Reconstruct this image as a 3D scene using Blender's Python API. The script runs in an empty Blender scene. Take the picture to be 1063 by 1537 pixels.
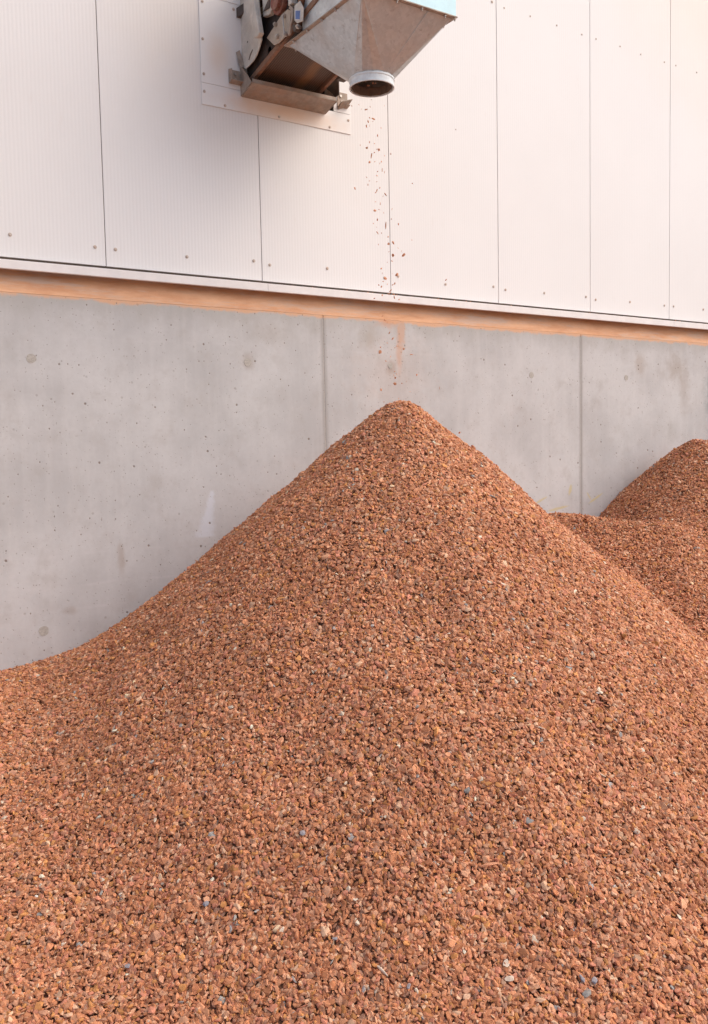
import bpy, bmesh, math, random
import numpy as np
from mathutils import Vector, Matrix, noise
random.seed(7); rng = np.random.default_rng(11)
PI = math.pi; ZB = 3.35                      # ZB: height of the foot of the wall cladding above the yard
S = bpy.context.scene; C = S.collection

# ------------------------------------------------------------------ camera, light, exposure
yaw, pitch, roll = 0.584896, -0.073045, -0.0205666
CAM = np.array([-1.739019, -5.127557, ZB - 1.039857])
FW = np.array([math.sin(yaw)*math.cos(pitch), math.cos(yaw)*math.cos(pitch), math.sin(pitch)])
R0 = np.array([math.cos(yaw), -math.sin(yaw), 0.0]); U0 = np.cross(R0, FW)
RT = math.cos(roll)*R0 + math.sin(roll)*U0; UP = -math.sin(roll)*R0 + math.cos(roll)*U0
cd = bpy.data.cameras.new('camera'); cam = bpy.data.objects.new('camera', cd); C.objects.link(cam)
m = Matrix.Identity(4)
for i in range(3):
    m[i][0] = RT[i]; m[i][1] = UP[i]; m[i][2] = -FW[i]; m[i][3] = CAM[i]
cam.matrix_world = m
cd.sensor_fit = 'VERTICAL'; cd.sensor_height = 36; cd.lens = 1356.62/1537*36
cd.clip_start = .05; cd.clip_end = 500
S.camera = cam
SUN_EL, SUN_AZ = math.radians(46), math.radians(128)    # azimuth clockwise from +Y (into the wall); the light comes over the right shoulder
w = bpy.data.worlds.new('World'); S.world = w; w.use_nodes = True
nt = w.node_tree; bg = nt.nodes['Background']
sky = nt.nodes.new('ShaderNodeTexSky'); sky.sky_type = 'NISHITA'; sky.sun_disc = False
sky.sun_elevation = SUN_EL; sky.sun_rotation = SUN_AZ
sky.air_density = 1.0; sky.dust_density = 3.5; sky.ozone_density = 1.0
nt.links.new(sky.outputs[0], bg.inputs[0]); bg.inputs[1].default_value = 0.15
sd = bpy.data.lights.new('sun', 'SUN'); sd.energy = 1.25; sd.angle = math.radians(75); sd.color = (1, .90, .80)
sun = bpy.data.objects.new('sun', sd); C.objects.link(sun)
dvec = Vector((math.sin(SUN_AZ)*math.cos(SUN_EL), math.cos(SUN_AZ)*math.cos(SUN_EL), math.sin(SUN_EL)))
sun.rotation_euler = dvec.to_track_quat('Z', 'Y').to_euler(); sun.location = (4, -6, 9)
S.view_settings.view_transform = 'Standard'; S.view_settings.look = 'None'
S.view_settings.gamma = 1; S.view_settings.exposure = 0.44
S.view_settings.use_curve_mapping = False
S.render.engine = 'CYCLES'

# ------------------------------------------------------------------ node helpers
class NB:
    def __init__(s, name):
        s.m = bpy.data.materials.new(name); s.m.use_nodes = True; s.t = s.m.node_tree
        s.b = s.t.nodes['Principled BSDF']
    def n(s, typ, **k):
        x = s.t.nodes.new(typ)
        for a, v in k.items(): setattr(x, a, v)
        return x
    def put(s, sock, v):
        if isinstance(v, bpy.types.NodeSocket): s.t.links.new(v, sock)
        elif v is not None:
            if isinstance(v, (tuple, list)) and len(v) == 3 and sock.type == 'RGBA': v = (*v, 1)
            sock.default_value = v
    def math(s, op, a, b=None, c=None, clamp=False):
        x = s.n('ShaderNodeMath', operation=op); x.use_clamp = clamp
        s.put(x.inputs[0], a)
        if b is not None: s.put(x.inputs[1], b)
        if c is not None: s.put(x.inputs[2], c)
        return x.outputs[0]
    def mix(s, f, a, b, mode='MIX'):
        x = s.n('ShaderNodeMix', data_type='RGBA', blend_type=mode)
        s.put(x.inputs[0], f); s.put(x.inputs[6], a); s.put(x.inputs[7], b); return x.outputs[2]
    def pos(s):
        if not hasattr(s, '_p'): s._p = s.n('ShaderNodeNewGeometry').outputs['Position']
        return s._p
    def xyz(s):
        if not hasattr(s, '_x'):
            q = s.n('ShaderNodeSeparateXYZ'); s.t.links.new(s.pos(), q.inputs[0]); s._x = q.outputs
        return s._x
    def map(s, v, scale):
        x = s.n('ShaderNodeMapping'); s.put(x.inputs[0], v); x.inputs['Scale'].default_value = scale; return x.outputs[0]
    def noise(s, scale, detail=4, rough=.55, vec=None, st=None):
        x = s.n('ShaderNodeTexNoise'); v = vec or s.pos()
        if st: v = s.map(v, st)
        s.put(x.inputs['Vector'], v)
        x.inputs['Scale'].default_value = scale; x.inputs['Detail'].default_value = detail; x.inputs['Roughness'].default_value = rough
        return x.outputs[0]
    def ramp(s, f, lo, hi, a=0., b=1.):
        x = s.n('ShaderNodeMapRange'); x.clamp = True; x.interpolation_type = 'SMOOTHSTEP'
        for i, v in enumerate((f, lo, hi, a, b)): s.put(x.inputs[i], v)
        return x.outputs[0]
    def bump(s, h, strength, dist):
        x = s.n('ShaderNodeBump'); x.inputs['Strength'].default_value = strength; x.inputs['Distance'].default_value = dist
        s.put(x.inputs['Height'], h)
        prev = s.b.inputs['Normal'].links[0].from_socket if s.b.inputs['Normal'].links else None
        if prev: s.t.links.new(prev, x.inputs['Normal'])
        s.t.links.new(x.outputs[0], s.b.inputs['Normal'])
    def blob(s, cx, cz, rx, rz, ang=0, soft=.6, wob=.5, wsc=14):
        """soft elliptical stain or patch of light on the wall plane, ragged by noise: 1 in its middle, 0 outside"""
        X, _, Z = s.xyz(); c, n_ = math.cos(ang), math.sin(ang)
        dx = s.math('SUBTRACT', X, cx); dz = s.math('SUBTRACT', Z, cz + ZB)
        u = s.math('DIVIDE', s.math('ADD', s.math('MULTIPLY', dx, c), s.math('MULTIPLY', dz, n_)), rx)
        v = s.math('DIVIDE', s.math('SUBTRACT', s.math('MULTIPLY', dz, c), s.math('MULTIPLY', dx, n_)), rz)
        d = s.math('SQRT', s.math('ADD', s.math('MULTIPLY', u, u), s.math('MULTIPLY', v, v)))
        if wob:
            if wsc not in s.__dict__.setdefault('_wn', {}): s._wn[wsc] = s.math('SUBTRACT', s.noise(wsc, 4, .65), .5)
            d = s.math('MULTIPLY_ADD', s._wn[wsc], wob*2.5, d)
        return s.ramp(d, 1-soft, 1, 1, 0)
    def set(s, col=None, rough=None, metal=None, spec=None):
        s.put(s.b.inputs['Base Color'], col)
        s.put(s.b.inputs['Roughness'], rough); s.put(s.b.inputs['Metallic'], metal)
        if spec is not None: s.b.inputs['Specular IOR Level'].default_value = spec
        return s.m

JOINTS = (-1.003, 1.443, 3.889, 6.335)
# concrete
def mat_concrete():
    b = NB('cast_concrete'); X, Y, Z = b.xyz()
    cl = b.noise(1.3, 6, .6); fine = b.noise(38, 5, .7); strk = b.noise(9, 4, .6, st=(1.6, 1, .12)); mid = b.noise(6, 6, .65)
    col = b.mix(b.ramp(cl, .35, .65), (.470, .455, .444), (.590, .574, .560))
    col = b.mix(b.math('MULTIPLY', b.ramp(strk, .42, .75), .38), col, (.62, .60, .58))
    col = b.mix(b.math('MULTIPLY', b.ramp(mid, .48, .78), .55), col, (.42, .385, .355))
    col = b.mix(b.math('MULTIPLY', b.ramp(fine, .35, .75), .22), col, (.44, .41, .39))
    # faint day joints of the pour, level and slightly wandering
    for z0, a in ((-1.93, .35), (-1.80, .25), (-1.62, .15), (-.40, .12)):
        d = b.math('ABSOLUTE', b.math('SUBTRACT', Z, b.math('MULTIPLY_ADD', b.noise(2.2, 3), .05, z0+ZB-.025)))
        k = b.math('MULTIPLY', b.ramp(d, 0, .012, 1, 0), b.ramp(b.noise(3.7, 3), .42, .6))
        col = b.mix(b.math('MULTIPLY', k, a), col, (.66, .62, .62))
    # darker grey band under the sill, ragged
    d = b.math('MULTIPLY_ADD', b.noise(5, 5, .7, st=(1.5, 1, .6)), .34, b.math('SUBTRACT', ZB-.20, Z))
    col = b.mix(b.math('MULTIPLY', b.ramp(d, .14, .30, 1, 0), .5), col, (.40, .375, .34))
    # brown seep along the formwork joints
    for jx in JOINTS[1:3]:
        d = b.math('ABSOLUTE', b.math('MULTIPLY_ADD', b.noise(10, 3), .016, b.math('SUBTRACT', X, jx+.008)))
        col = b.mix(b.math('MULTIPLY', b.ramp(d, .006, .034, 1, 0), .55), col, (.30, .27, .245))
    # stains
    def st(c, a, *args, **k):
        nonlocal col; col = b.mix(b.math('MULTIPLY', b.blob(*args, **k), a), col, c)
    st((0.362, 0.304, 0.254), .55, 5.10, -.42, .20, .17, wob=.55, soft=.9)
    st((0.377, 0.319, 0.275), .40, 5.22, -.60, .10, .32, wob=.5, soft=.9)
    st((0.392, 0.319, 0.261), .45, 4.62, -.40, .11, .14, wob=.5, soft=.8)
    st((0.203, 0.239, 0.239), .75, 5.66, -.62, .20, .36, wob=.5, soft=.9)
    st((0.377, 0.362, 0.334), .35, 5.05, -.98, .14, .16, wob=.5, soft=.9)
    st((0.362, 0.290, 0.239), .6, 1.99, -.50, .075, .075, wob=.6, soft=.8)
    st((0.392, 0.348, 0.290), .45, 1.80, -.31, .12, .10, wob=.55, soft=.9)
    st((0.362, 0.319, 0.275), .30, 1.05, -.33, .25, .10, wob=.55, soft=.9)
    st((0.392, 0.334, 0.290), .5, .88, -.505, .07, .07, wob=.5, soft=.8)
    st((0.392, 0.319, 0.268), .5, .02, -1.66, .035, .13, wob=.4, soft=.8)
    st((0.377, 0.319, 0.275), .5, -.29, -1.94, .06, .035, wob=.4, soft=.8)
    # a long wedge of pale splashed lime
    dz = b.math('DIVIDE', b.math('SUBTRACT', ZB-1.29, Z), .30)
    wd = b.math('MULTIPLY_ADD', dz, .055, .014)
    cx = b.math('MULTIPLY_ADD', dz, -.062, .612)
    dx = b.math('DIVIDE', b.math('ABSOLUTE', b.math('SUBTRACT', X, cx)), wd)
    dx = b.math('MULTIPLY_ADD', b.math('SUBTRACT', b.noise(26, 5, .8), .5), 2.6, dx)
    k = b.math('MULTIPLY', b.ramp(dx, .25, 1.35, 1, 0), b.math('MULTIPLY', b.ramp(dz, 0, .06), b.ramp(dz, .94, 1.0, 1, 0)))
    col = b.mix(b.math('MULTIPLY', k, .5), col, (.70, .73, .80))
    # old yellow marking strokes near the right hand joint
    for a in ((3.76, -1.43, .022, .055, -.3), (3.62, -1.575, .15, .014, .13), (3.43, -1.50, .09, .012, .35), (4.06, -1.515, .12, .013, .42), (3.98, -1.49, .05, .010, -.9)):
        k = b.blob(*a[:4], ang=a[4], wob=.35, soft=.5, wsc=26)
        col = b.mix(b.math('MULTIPLY', k, .6), col, (.58, .47, .2))
    # orange dust: a wash run down below the sill where the chips strike it, and along the top edge
    d = b.math('MULTIPLY_ADD', b.noise(4.5, 6, .75), .10, b.math('SUBTRACT', ZB-.135, Z))
    col = b.mix(b.math('MULTIPLY', b.ramp(d, .098, .120, 1, 0), .85), col, (.74, .42, .24))
    st((.62, .36, .23), .6, 2.085, -.25, .045, .17, wob=.75, soft=.6, wsc=30)
    st((.60, .33, .2), .55, 2.06, -.40, .035, .22, wob=.5, soft=.9)
    st((.64, .32, .18), .5, 1.96, -.20, .13, .05, wob=.6, soft=.9)
    st((.55, .36, .26), .18, 2.0, -.55, .5, .45, wob=.5, soft=1)
    # air holes
    hgt = b.math('MULTIPLY', mid, .35)
    for sc, thr, keep, stx in ((15, .14, .62, (1, 1, 1)), (34, .17, .70, (1, 1, .8)), (60, .2, .6, (1, 1, 1))):
        v = b.n('ShaderNodeTexVoronoi'); v.inputs['Scale'].default_value = sc
        b.put(v.inputs['Vector'], b.map(b.pos(), stx))
        cs = b.n('ShaderNodeSeparateColor'); b.put(cs.inputs[0], v.outputs['Color'])
        rad = b.math('MULTIPLY_ADD', b.noise(sc*2.5, 2), .14, b.math('SUBTRACT', v.outputs['Distance'], .07))
        k = b.math('MULTIPLY', b.ramp(rad, thr*.45, thr, 1, 0), b.math('GREATER_THAN', cs.outputs[0], keep))
        k = b.math('MULTIPLY', k, b.math('MULTIPLY_ADD', cs.outputs[1], .6, .3))
        col = b.mix(k, col, (.24, .19, .16)); hgt = b.math('SUBTRACT', hgt, k)
    b.bump(hgt, .5, .004); b.bump(fine, .25, .002)
    return b.set(col, .88, 0, .3)

def mat_panel(name, dusty=False):
    b = NB(name); X, Y, Z = b.xyz()
    n1 = b.noise(.8, 5, .6); n2 = b.noise(60, 3)
    col = b.mix(b.ramp(n1, .3, .7), (.785, .76, .74), (.815, .79, .77))
    if not dusty:
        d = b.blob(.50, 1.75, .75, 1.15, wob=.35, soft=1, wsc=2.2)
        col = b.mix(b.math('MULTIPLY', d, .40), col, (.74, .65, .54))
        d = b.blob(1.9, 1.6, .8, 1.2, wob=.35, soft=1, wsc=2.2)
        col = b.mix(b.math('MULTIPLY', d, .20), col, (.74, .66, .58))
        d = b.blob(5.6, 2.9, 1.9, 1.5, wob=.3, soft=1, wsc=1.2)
        col = b.mix(b.math('MULTIPLY', d, .35), col, (.80, .62, .46))  # warm bounce light at the upper right, painted into the panel colour
        # rolled micro ribs
        wv = b.n('ShaderNodeTexWave', wave_type='BANDS', bands_direction='X', wave_profile='SIN')
        wv.inputs['Scale'].default_value = 1/.021/3.1832; b.put(wv.inputs['Vector'], b.pos())
        b.bump(wv.outputs['Fac'], .2, .0012)
    else:
        col = b.mix(.7, col, (.86, .84, .81))
        d = b.blob(1.2, 1.07, .62, .10, wob=.25, soft=1, wsc=5)
        col = b.mix(b.math('MULTIPLY', d, .75), col, (.78, .50, .31))
        d = b.blob(.74, 1.33, .13, .20, wob=.25, soft=1, wsc=5)
        col = b.mix(b.math('MULTIPLY', d, .5), col, (.78, .60, .45))
    col = b.mix(b.math('MULTIPLY', b.ramp(b.noise(14, 6, .75, st=(1.4, 1, .3)), .56, .8), .16), col, (.60, .50, .42))
    col = b.mix(b.math('MULTIPLY', n2, .05), col, (.5, .45, .4))
    return b.set(col, .42, 0, .4)

def mat_plain(name, col, rough=.6, metal=0, dust=.3, dustcol=(.42, .27, .18), sc=9, var=.12, dens=(.42, .66), scratch=.1):
    b = NB(name)
    dk = tuple(c*(1-var*2) for c in col); lt = tuple(min(1, c*(1+var)) for c in col)
    c1 = b.mix(b.ramp(b.noise(sc*1.7, 5, .7), .3, .7), dk, lt)
    k = b.math('MULTIPLY', b.ramp(b.noise(sc, 6, .7), *dens), dust)
    c1 = b.mix(k, c1, dustcol)
    up = b.n('ShaderNodeSeparateXYZ'); b.put(up.inputs[0], b.n('ShaderNodeNewGeometry').outputs['Normal'])
    c1 = b.mix(b.math('MULTIPLY', b.ramp(up.outputs[2], .3, .9), min(.9, dust*2)), c1, dustcol)
    b.bump(b.noise(sc*14, 3), scratch, .002)
    rg = b.ramp(b.noise(sc*3, 4), .3, .7, max(0, rough-.1), min(1, rough+.12))
    mt = b.math('MULTIPLY', b.math('SUBTRACT', 1, k), metal) if metal else 0
    return b.set(c1, rg, mt)

def mat_galv():
    b = NB('galvanised_sheet')
    v = b.n('ShaderNodeTexVoronoi'); v.inputs['Scale'].default_value = 55; b.put(v.inputs['Vector'], b.pos())
    cs = b.n('ShaderNodeSeparateColor'); b.put(cs.inputs[0], v.outputs['Color'])
    c = b.mix(cs.outputs[0], (.56, .60, .61), (.66, .70, .71))
    k = b.ramp(b.noise(7, 6, .7), .4, .72)
    c = b.mix(b.math('MULTIPLY', k, .4), c, (.44, .39, .34))
    c = b.mix(b.math('MULTIPLY', b.ramp(b.noise(24, 4, .7), .58, .7), .35), c, (.22, .16, .12))
    b.bump(b.noise(3.5, 2), .25, .02)
    return b.set(c, b.ramp(b.noise(12, 4), .3, .7, .34, .5), b.math('MULTIPLY_ADD', k, -.35, .55))

def mat_chip(name, inst):
    b = NB(name)
    tc = b.n('ShaderNodeTexCoord').outputs['Object']
    if inst:
        a = b.n('ShaderNodeAttribute'); a.attribute_type = 'INSTANCER'; a.attribute_name = 'tint'; base = a.outputs['Color']
    else: base = (.70, .33, .18, 1)
    g = b.noise(2.6, 4, .7, vec=tc, st=(1, 1.8, 1.8))
    col = b.mix(b.ramp(g, .28, .72), b.mix(1.0, base, (.86, .82, .80, 1), 'MULTIPLY'), b.mix(1.0, base, (1.06, 1.07, 1.10, 1), 'MULTIPLY'))
    b.bump(b.noise(7, 4, .7, vec=tc), .2, .08)
    return b.set(col, .82, 0, .3)

M = dict(
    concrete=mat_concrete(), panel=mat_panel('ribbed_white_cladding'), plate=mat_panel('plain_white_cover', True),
    trim=mat_plain('white_trim', (.79, .745, .715), .45, 0, .04, (.62, .42, .3), 5, .03),
    gap=mat_plain('dark_joint_filler', (.27, .22, .20), .9, 0, .1),
    steel=mat_plain('dusty_painted_steel', (.70, .65, .57), .6, 0, .25, (.50, .36, .25), 5),
    cover=mat_plain('beige_dusty_plate', (.52, .44, .35), .65, 0, .3, (.45, .30, .19), 8),
    tray=mat_plain('brown_grey_steel', (.40, .33, .27), .6, .1, .5, (.42, .26, .17), 11),
    rust=mat_plain('rust_brown_steel', (.27, .145, .09), .75, 0, .4, (.38, .20, .11), 16),
    dark=mat_plain('dark_steel', (.10, .075, .06), .7, 0, .35, (.25, .14, .09), 12),
    gearbox=mat_plain('oxide_red_casting', (.25, .07, .045), .6, 0, .5, (.40, .25, .17), 18),
    bolt=mat_plain('zinc_bolt', (.55, .50, .45), .4, .6, .3),
    screw=mat_plain('screw_head', (.60, .50, .43), .55, .1, .4, (.66, .45, .32)),
    cyan=mat_plain('pale_blue_sheet', (.56, .82, .88), .35, 0, .04, (.6, .5, .4), 6, .03),  # pale blue front sheet of the upper hopper box
    collar=mat_plain('pale_zinc_collar', (.86, .92, .93), .4, 0, .12, (.45, .33, .25), 16, .05),
    blue=mat_plain('blue_sticker', (.08, .17, .42), .4, 0, .15), white=mat_plain('sticker_border', (.7, .68, .66), .5, 0, .15),
    plug=mat_plain('grout_plug', (.46, .42, .37), .9, 0, .4, (.52, .49, .46), 40),
    galv=mat_galv(), chip=mat_chip('chip_instances', True), chip1=mat_chip('red_brown_stone', False),
    cream=mat_plain('cream_stone', (.68, .55, .43), .85, 0, .1, sc=60), grey=mat_plain('blue_grey_stone', (.30, .31, .35), .85, 0, .15, sc=60),
    ochre=mat_plain('ochre_stone', (.55, .28, .10), .85, 0, .1, sc=60),
    liner=mat_plain('dusty_dark_lining', (.20, .13, .09), .85, 0, .4, (.36, .19, .11), 20),  # dusty brown, kept dark to shade the inside of the outlet
    void=mat_plain('dark_interior', (.03, .022, .02), .95, 0, .1),  # near-black colour standing in for shade in the opening and conveyor gap
)
def mat_sill():
    b = NB('dust_caked_sill'); X, Y, Z = b.xyz()
    t = b.math('MULTIPLY_ADD', b.noise(4, 5, .65, st=(.6, 1, 2.5)), .06, b.math('SUBTRACT', Z, ZB-.03))
    col = b.mix(b.ramp(b.noise(5, 6, .7, st=(.4, 1, 2)), .3, .7), (.62, .31, .17), (.78, .46, .28))
    col = b.mix(b.math('MULTIPLY', b.ramp(b.noise(3.2, 6, .75, st=(.5, 1, 4)), .46, .66), .65), col, (.58, .47, .39))
    b.bump(b.noise(60, 4, .7), .5, .003)
    return b.set(col, .95, 0, .1)
M['sill'] = mat_sill()
def mat_belt():
    b = NB('brown_rubber_belt'); tc = b.n('ShaderNodeTexCoord').outputs['Object']
    q = b.n('ShaderNodeSeparateXYZ'); b.put(q.inputs[0], tc)
    rib = b.math('SINE', b.math('MULTIPLY', q.outputs[0], 2*PI/.014))
    col = b.mix(b.ramp(rib, -.6, .8), (.085, .052, .034), (.15, .095, .062))
    u = b.math('MULTIPLY_ADD', b.math('SUBTRACT', b.noise(5, 3, vec=tc), .5), .06, q.outputs[0])
    k = b.ramp(b.math('ABSOLUTE', b.math('SUBTRACT', u, .08)), .01, .055, 1, 0)
    col = b.mix(b.math('MULTIPLY', k, .6), col, (.33, .17, .07))  # orange strip reflected on the belt, painted into its colour
    b.bump(rib, .4, .002)
    return b.set(col, .6, 0)
M['belt'] = mat_belt()
def mat_ground():
    b = NB('yard_concrete')
    c = b.mix(b.noise(2, 6, .7), (.22, .17, .14), (.34, .28, .24))
    b.bump(b.noise(30, 5, .7), .3, .004); return b.set(c, .9, 0)
M['ground'] = mat_ground()
def mat_bed():
    b = NB('chip_bed')
    c = b.mix(b.noise(80, 4, .8), (.22, .09, .05), (.45, .20, .11))
    b.bump(b.noise(70, 4, .8), 1, .01); return b.set(c, .95, 0, .1)
M['bed'] = mat_bed()

# ------------------------------------------------------------------ mesh helpers
def link(name, bm, mat, parent=None, smooth=False):
    me = bpy.data.meshes.new(name); bmesh.ops.recalc_face_normals(bm, faces=bm.faces[:]); bm.to_mesh(me); bm.free()
    me.materials.append(mat)
    if smooth: me.shade_smooth()
    o = bpy.data.objects.new(name, me); C.objects.link(o)
    if parent: o.parent = parent
    return o
def tag(o, label=None, cat=None, group=None, kind=None):
    for k, v in (('label', label), ('category', cat), ('group', group), ('kind', kind)):
        if v: o[k] = v
    return o
def empty(name, loc=(0, 0, 0)):
    o = bpy.data.objects.new(name, None); C.objects.link(o); o.location = loc; o.empty_display_size = .1; return o
def box(bm, x0, x1, y0, y1, z0, z1, bev=0):
    vs = [bm.verts.new((x, y, z)) for x in (x0, x1) for y in (y0, y1) for z in (z0, z1)]
    fs = [bm.faces.new([vs[i] for i in f]) for f in ((0, 1, 3, 2), (4, 6, 7, 5), (0, 4, 5, 1), (2, 3, 7, 6), (0, 2, 6, 4), (1, 5, 7, 3))]
    if bev:
        es = {e for f in fs for e in f.edges}
        bmesh.ops.bevel(bm, geom=list(es), offset=bev, segments=1, affect='EDGES')
def prism(bm, pts, vec, bev=0):
    """extrude a 3D polygon by vec"""
    v = Vector(vec); a = [bm.verts.new(p) for p in pts]; c = [bm.verts.new(Vector(p)+v) for p in pts]; n = len(pts)
    fs = [bm.faces.new(a), bm.faces.new(c[::-1])]+[bm.faces.new((a[i], a[(i+1) % n], c[(i+1) % n], c[i])) for i in range(n)]
    if bev: bmesh.ops.bevel(bm, geom=list({e for f in fs for e in f.edges}), offset=bev, segments=1, affect='EDGES')
def cyl(bm, p0, p1, r0, r1=None, n=16, cap=True):
    p0, p1 = Vector(p0), Vector(p1); q = (p1-p0).to_track_quat('Z', 'Y'); r1 = r0 if r1 is None else r1
    a = [bm.verts.new(p0+q@Vector((r0*math.cos(2*PI*i/n), r0*math.sin(2*PI*i/n), 0))) for i in range(n)]
    c = [bm.verts.new(p1+q@Vector((r1*math.cos(2*PI*i/n), r1*math.sin(2*PI*i/n), 0))) for i in range(n)]
    for i in range(n): bm.faces.new((a[i], a[(i+1) % n], c[(i+1) % n], c[i]))
    if cap: bm.faces.new(a[::-1]); bm.faces.new(c)
def B(name, mat, parent, *boxes, bev=.0015):
    bm = bmesh.new()
    for b in boxes: box(bm, *b, bev=bev)
    return link(name, bm, M[mat], parent)

# ------------------------------------------------------------------ ground
bm = bmesh.new(); box(bm, -150, 150, -150, 150, -.3, 0)
tag(link('ground', bm, M['ground']), kind='structure')

# ------------------------------------------------------------------ concrete wall
wall = tag(empty('concrete_wall', (0, 0, 0)), 'pale grey cast concrete push wall under the white cladding, behind the chip piles', 'wall')
js = [-8.341, -5.895, -3.449] + list(JOINTS) + [8.781, 11.227, 13.673]
for a, c in zip(js[:-1], js[1:]):
    bm = bmesh.new(); box(bm, a+.001, c-.001, 0, .35, -.2, ZB-.178, bev=.0025)
    link('concrete_slab', bm, M['concrete'], wall)
B('joint_filler', 'plug', wall, (js[0], js[-1], .0015, .3, -.15, ZB-.20), bev=0)
for x, z, r in ((-.439, -.527, .026), (.881, -.505, .026), (1.984, -.491, .021), (3.336, -.52, .024), (4.438, -.514, .024), (-.439, -2.036, .028), (5.76, -.515, .024)):
    bm = bmesh.new(); cyl(bm, (x, -.0015, z+ZB), (x, .01, z+ZB), r, n=20)
    for v in bm.verts: v.co.x += random.uniform(-.002, .002); v.co.z += random.uniform(-.002, .002)
    link('tie_plug', bm, M['plug'], wall)

bm = bmesh.new(); prism(bm, [(js[0], .002, ZB-.1765), (js[0], .055, ZB-.022), (js[0], .3, ZB-.022), (js[0], .3, ZB-.1765)], (js[-1]-js[0], 0, 0))
sill = tag(link('dusty_sill', bm, M['sill']), 'long recessed sill caked in orange dust between white trim and concrete', 'sill')

# ------------------------------------------------------------------ cladding
hall = tag(empty('hall_wall'), 'white ribbed metal cladding of the hall above the concrete wall', 'cladding')
OX0, OX1, OZ0, OZ1 = .95, 1.56, 1.13, 1.95          # opening for the conveyor (x, height above panel foot)
TOPZ = ZB+4.6
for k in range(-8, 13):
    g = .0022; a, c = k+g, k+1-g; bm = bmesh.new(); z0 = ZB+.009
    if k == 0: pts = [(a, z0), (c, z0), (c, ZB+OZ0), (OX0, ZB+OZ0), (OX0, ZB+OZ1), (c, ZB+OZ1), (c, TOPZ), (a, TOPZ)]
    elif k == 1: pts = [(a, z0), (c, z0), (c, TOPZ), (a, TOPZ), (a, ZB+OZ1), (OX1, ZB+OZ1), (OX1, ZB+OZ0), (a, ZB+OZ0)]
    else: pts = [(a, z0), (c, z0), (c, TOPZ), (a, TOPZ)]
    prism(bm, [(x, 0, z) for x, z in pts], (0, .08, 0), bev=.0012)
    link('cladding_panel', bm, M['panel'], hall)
B('joint_strip', 'gap', hall, (-8, OX0, .006, .06, ZB+.01, TOPZ-.01), (OX1, 13, .006, .06, ZB+.01, TOPZ-.01), (OX0, OX1, .006, .06, ZB+.01, ZB+OZ0-.005), (OX0, OX1, .006, .06, ZB+OZ1+.005, TOPZ-.01), bev=0)
# inside of the opening: a closed near-black box, added to keep it dark
B('opening_dark_box', 'void', hall, (OX0-.03, OX1+.03, .9, .92, ZB+1.0, ZB+2.1), (OX0-.05, OX0-.03, .082, .92, ZB+1.0, ZB+2.1), (OX1+.03, OX1+.05, .082, .92, ZB+1.0, ZB+2.1),
  (OX0-.05, OX1+.05, .082, .92, ZB+.98, ZB+1.0), (OX0-.05, OX1+.05, .082, .92, ZB+2.1, ZB+2.12), bev=0)
def screw_mesh():
    bm = bmesh.new(); cyl(bm, (0, .001, 0), (0, -.0015, 0), .0105, n=14); cyl(bm, (0, -.0015, 0), (0, -.0065, 0), .0062, .0054, n=6)
    o = link('screw', bm, M['screw'], hall); return o
scr = screw_mesh(); first = True
def put_screw(x, y, z, parent, s=1):
    global first
    o = scr if first else scr.copy()
    if not first: C.objects.link(o)
    first = False
    o.parent = parent; o.location = (x, y, z); o.rotation_euler = (0, random.uniform(0, 3), 0); o.scale = (s, s, s); return o
for k in range(-3, 8):
    for dx in (.060, .485, .940):
        put_screw(k+dx+random.uniform(-.01, .01), 0, ZB+.118+random.uniform(-.012, .012), hall)
    for dx in (.075, .355, .62, .915):
        if k >= 3 or k < 0: put_screw(k+dx+random.uniform(-.01, .01), 0, ZB+2.166+random.uniform(-.006, .006), hall, .72)
put_screw(2.96, 0, ZB+2.18, hall)
put_screw(2.60, 0, ZB+1.21, hall, .5)
# base trim profile in lengths
trim = tag(empty('base_trim'), 'long white base trim along the foot of the cladding, above the orange sill', 'trim')
for a, c in ((-8, -3.0), (-3.0, 1.02), (1.02, 5.02), (5.02, 9.02), (9.02, 13.6)):
    prof = [(.012, ZB-.006), (-.028, ZB-.010), (-.036, ZB-.014), (-.037, ZB-.058), (-.031, ZB-.062), (-.031, ZB-.056), (-.033, ZB-.018), (.012, ZB-.014)]
    bm = bmesh.new(); prism(bm, [(a+.001, y, z) for y, z in prof], (c-a-.002, 0, 0)); link('trim_length', bm, M['trim'], trim)
B('gasket', 'dark', trim, (-8, 13.6, .012, .05, ZB-.0055, ZB+.0125), bev=0)

# ------------------------------------------------------------------ cover plates round the opening
cov = tag(empty('cover_plate'), 'smooth white cover plate screwed over the cladding around the conveyor opening', 'cover plate')
T = .004
def plate(name, x0, x1, z0, z1, y0=-.001):
    bm = bmesh.new(); box(bm, x0, x1, y0-T, y0, ZB+z0, ZB+z1, bev=.0008); return link(name, bm, M['plate'], cov)
plate('bottom_plate', .622, 1.690, 1.020, 1.146)
plate('left_plate', .622, OX0, 1.148, 1.652)
plate('right_plate', OX1, 1.690, 1.148, 1.652, -.0012)
plate('left_plate', .622, OX0-.02, 1.654, 2.4, -.0022)
plate('right_plate', OX1, 1.690, 1.654, 2.4, -.0022)
plate('top_plate', OX0-.018, OX1-.002, OZ1, 2.4, -.0032)
for x, z in ((.645, 1.617), (.640, 1.40), (.640, 1.198), (.640, 1.096), (.774, 1.038), (1.148, 1.038), (1.525, 1.040), (1.672, 1.219), (1.672, 1.108), (1.672, 1.50), (.85, 1.62), (.645, 1.70)):
    put_screw(x, -.0052, ZB+z, cov, .85)

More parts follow.
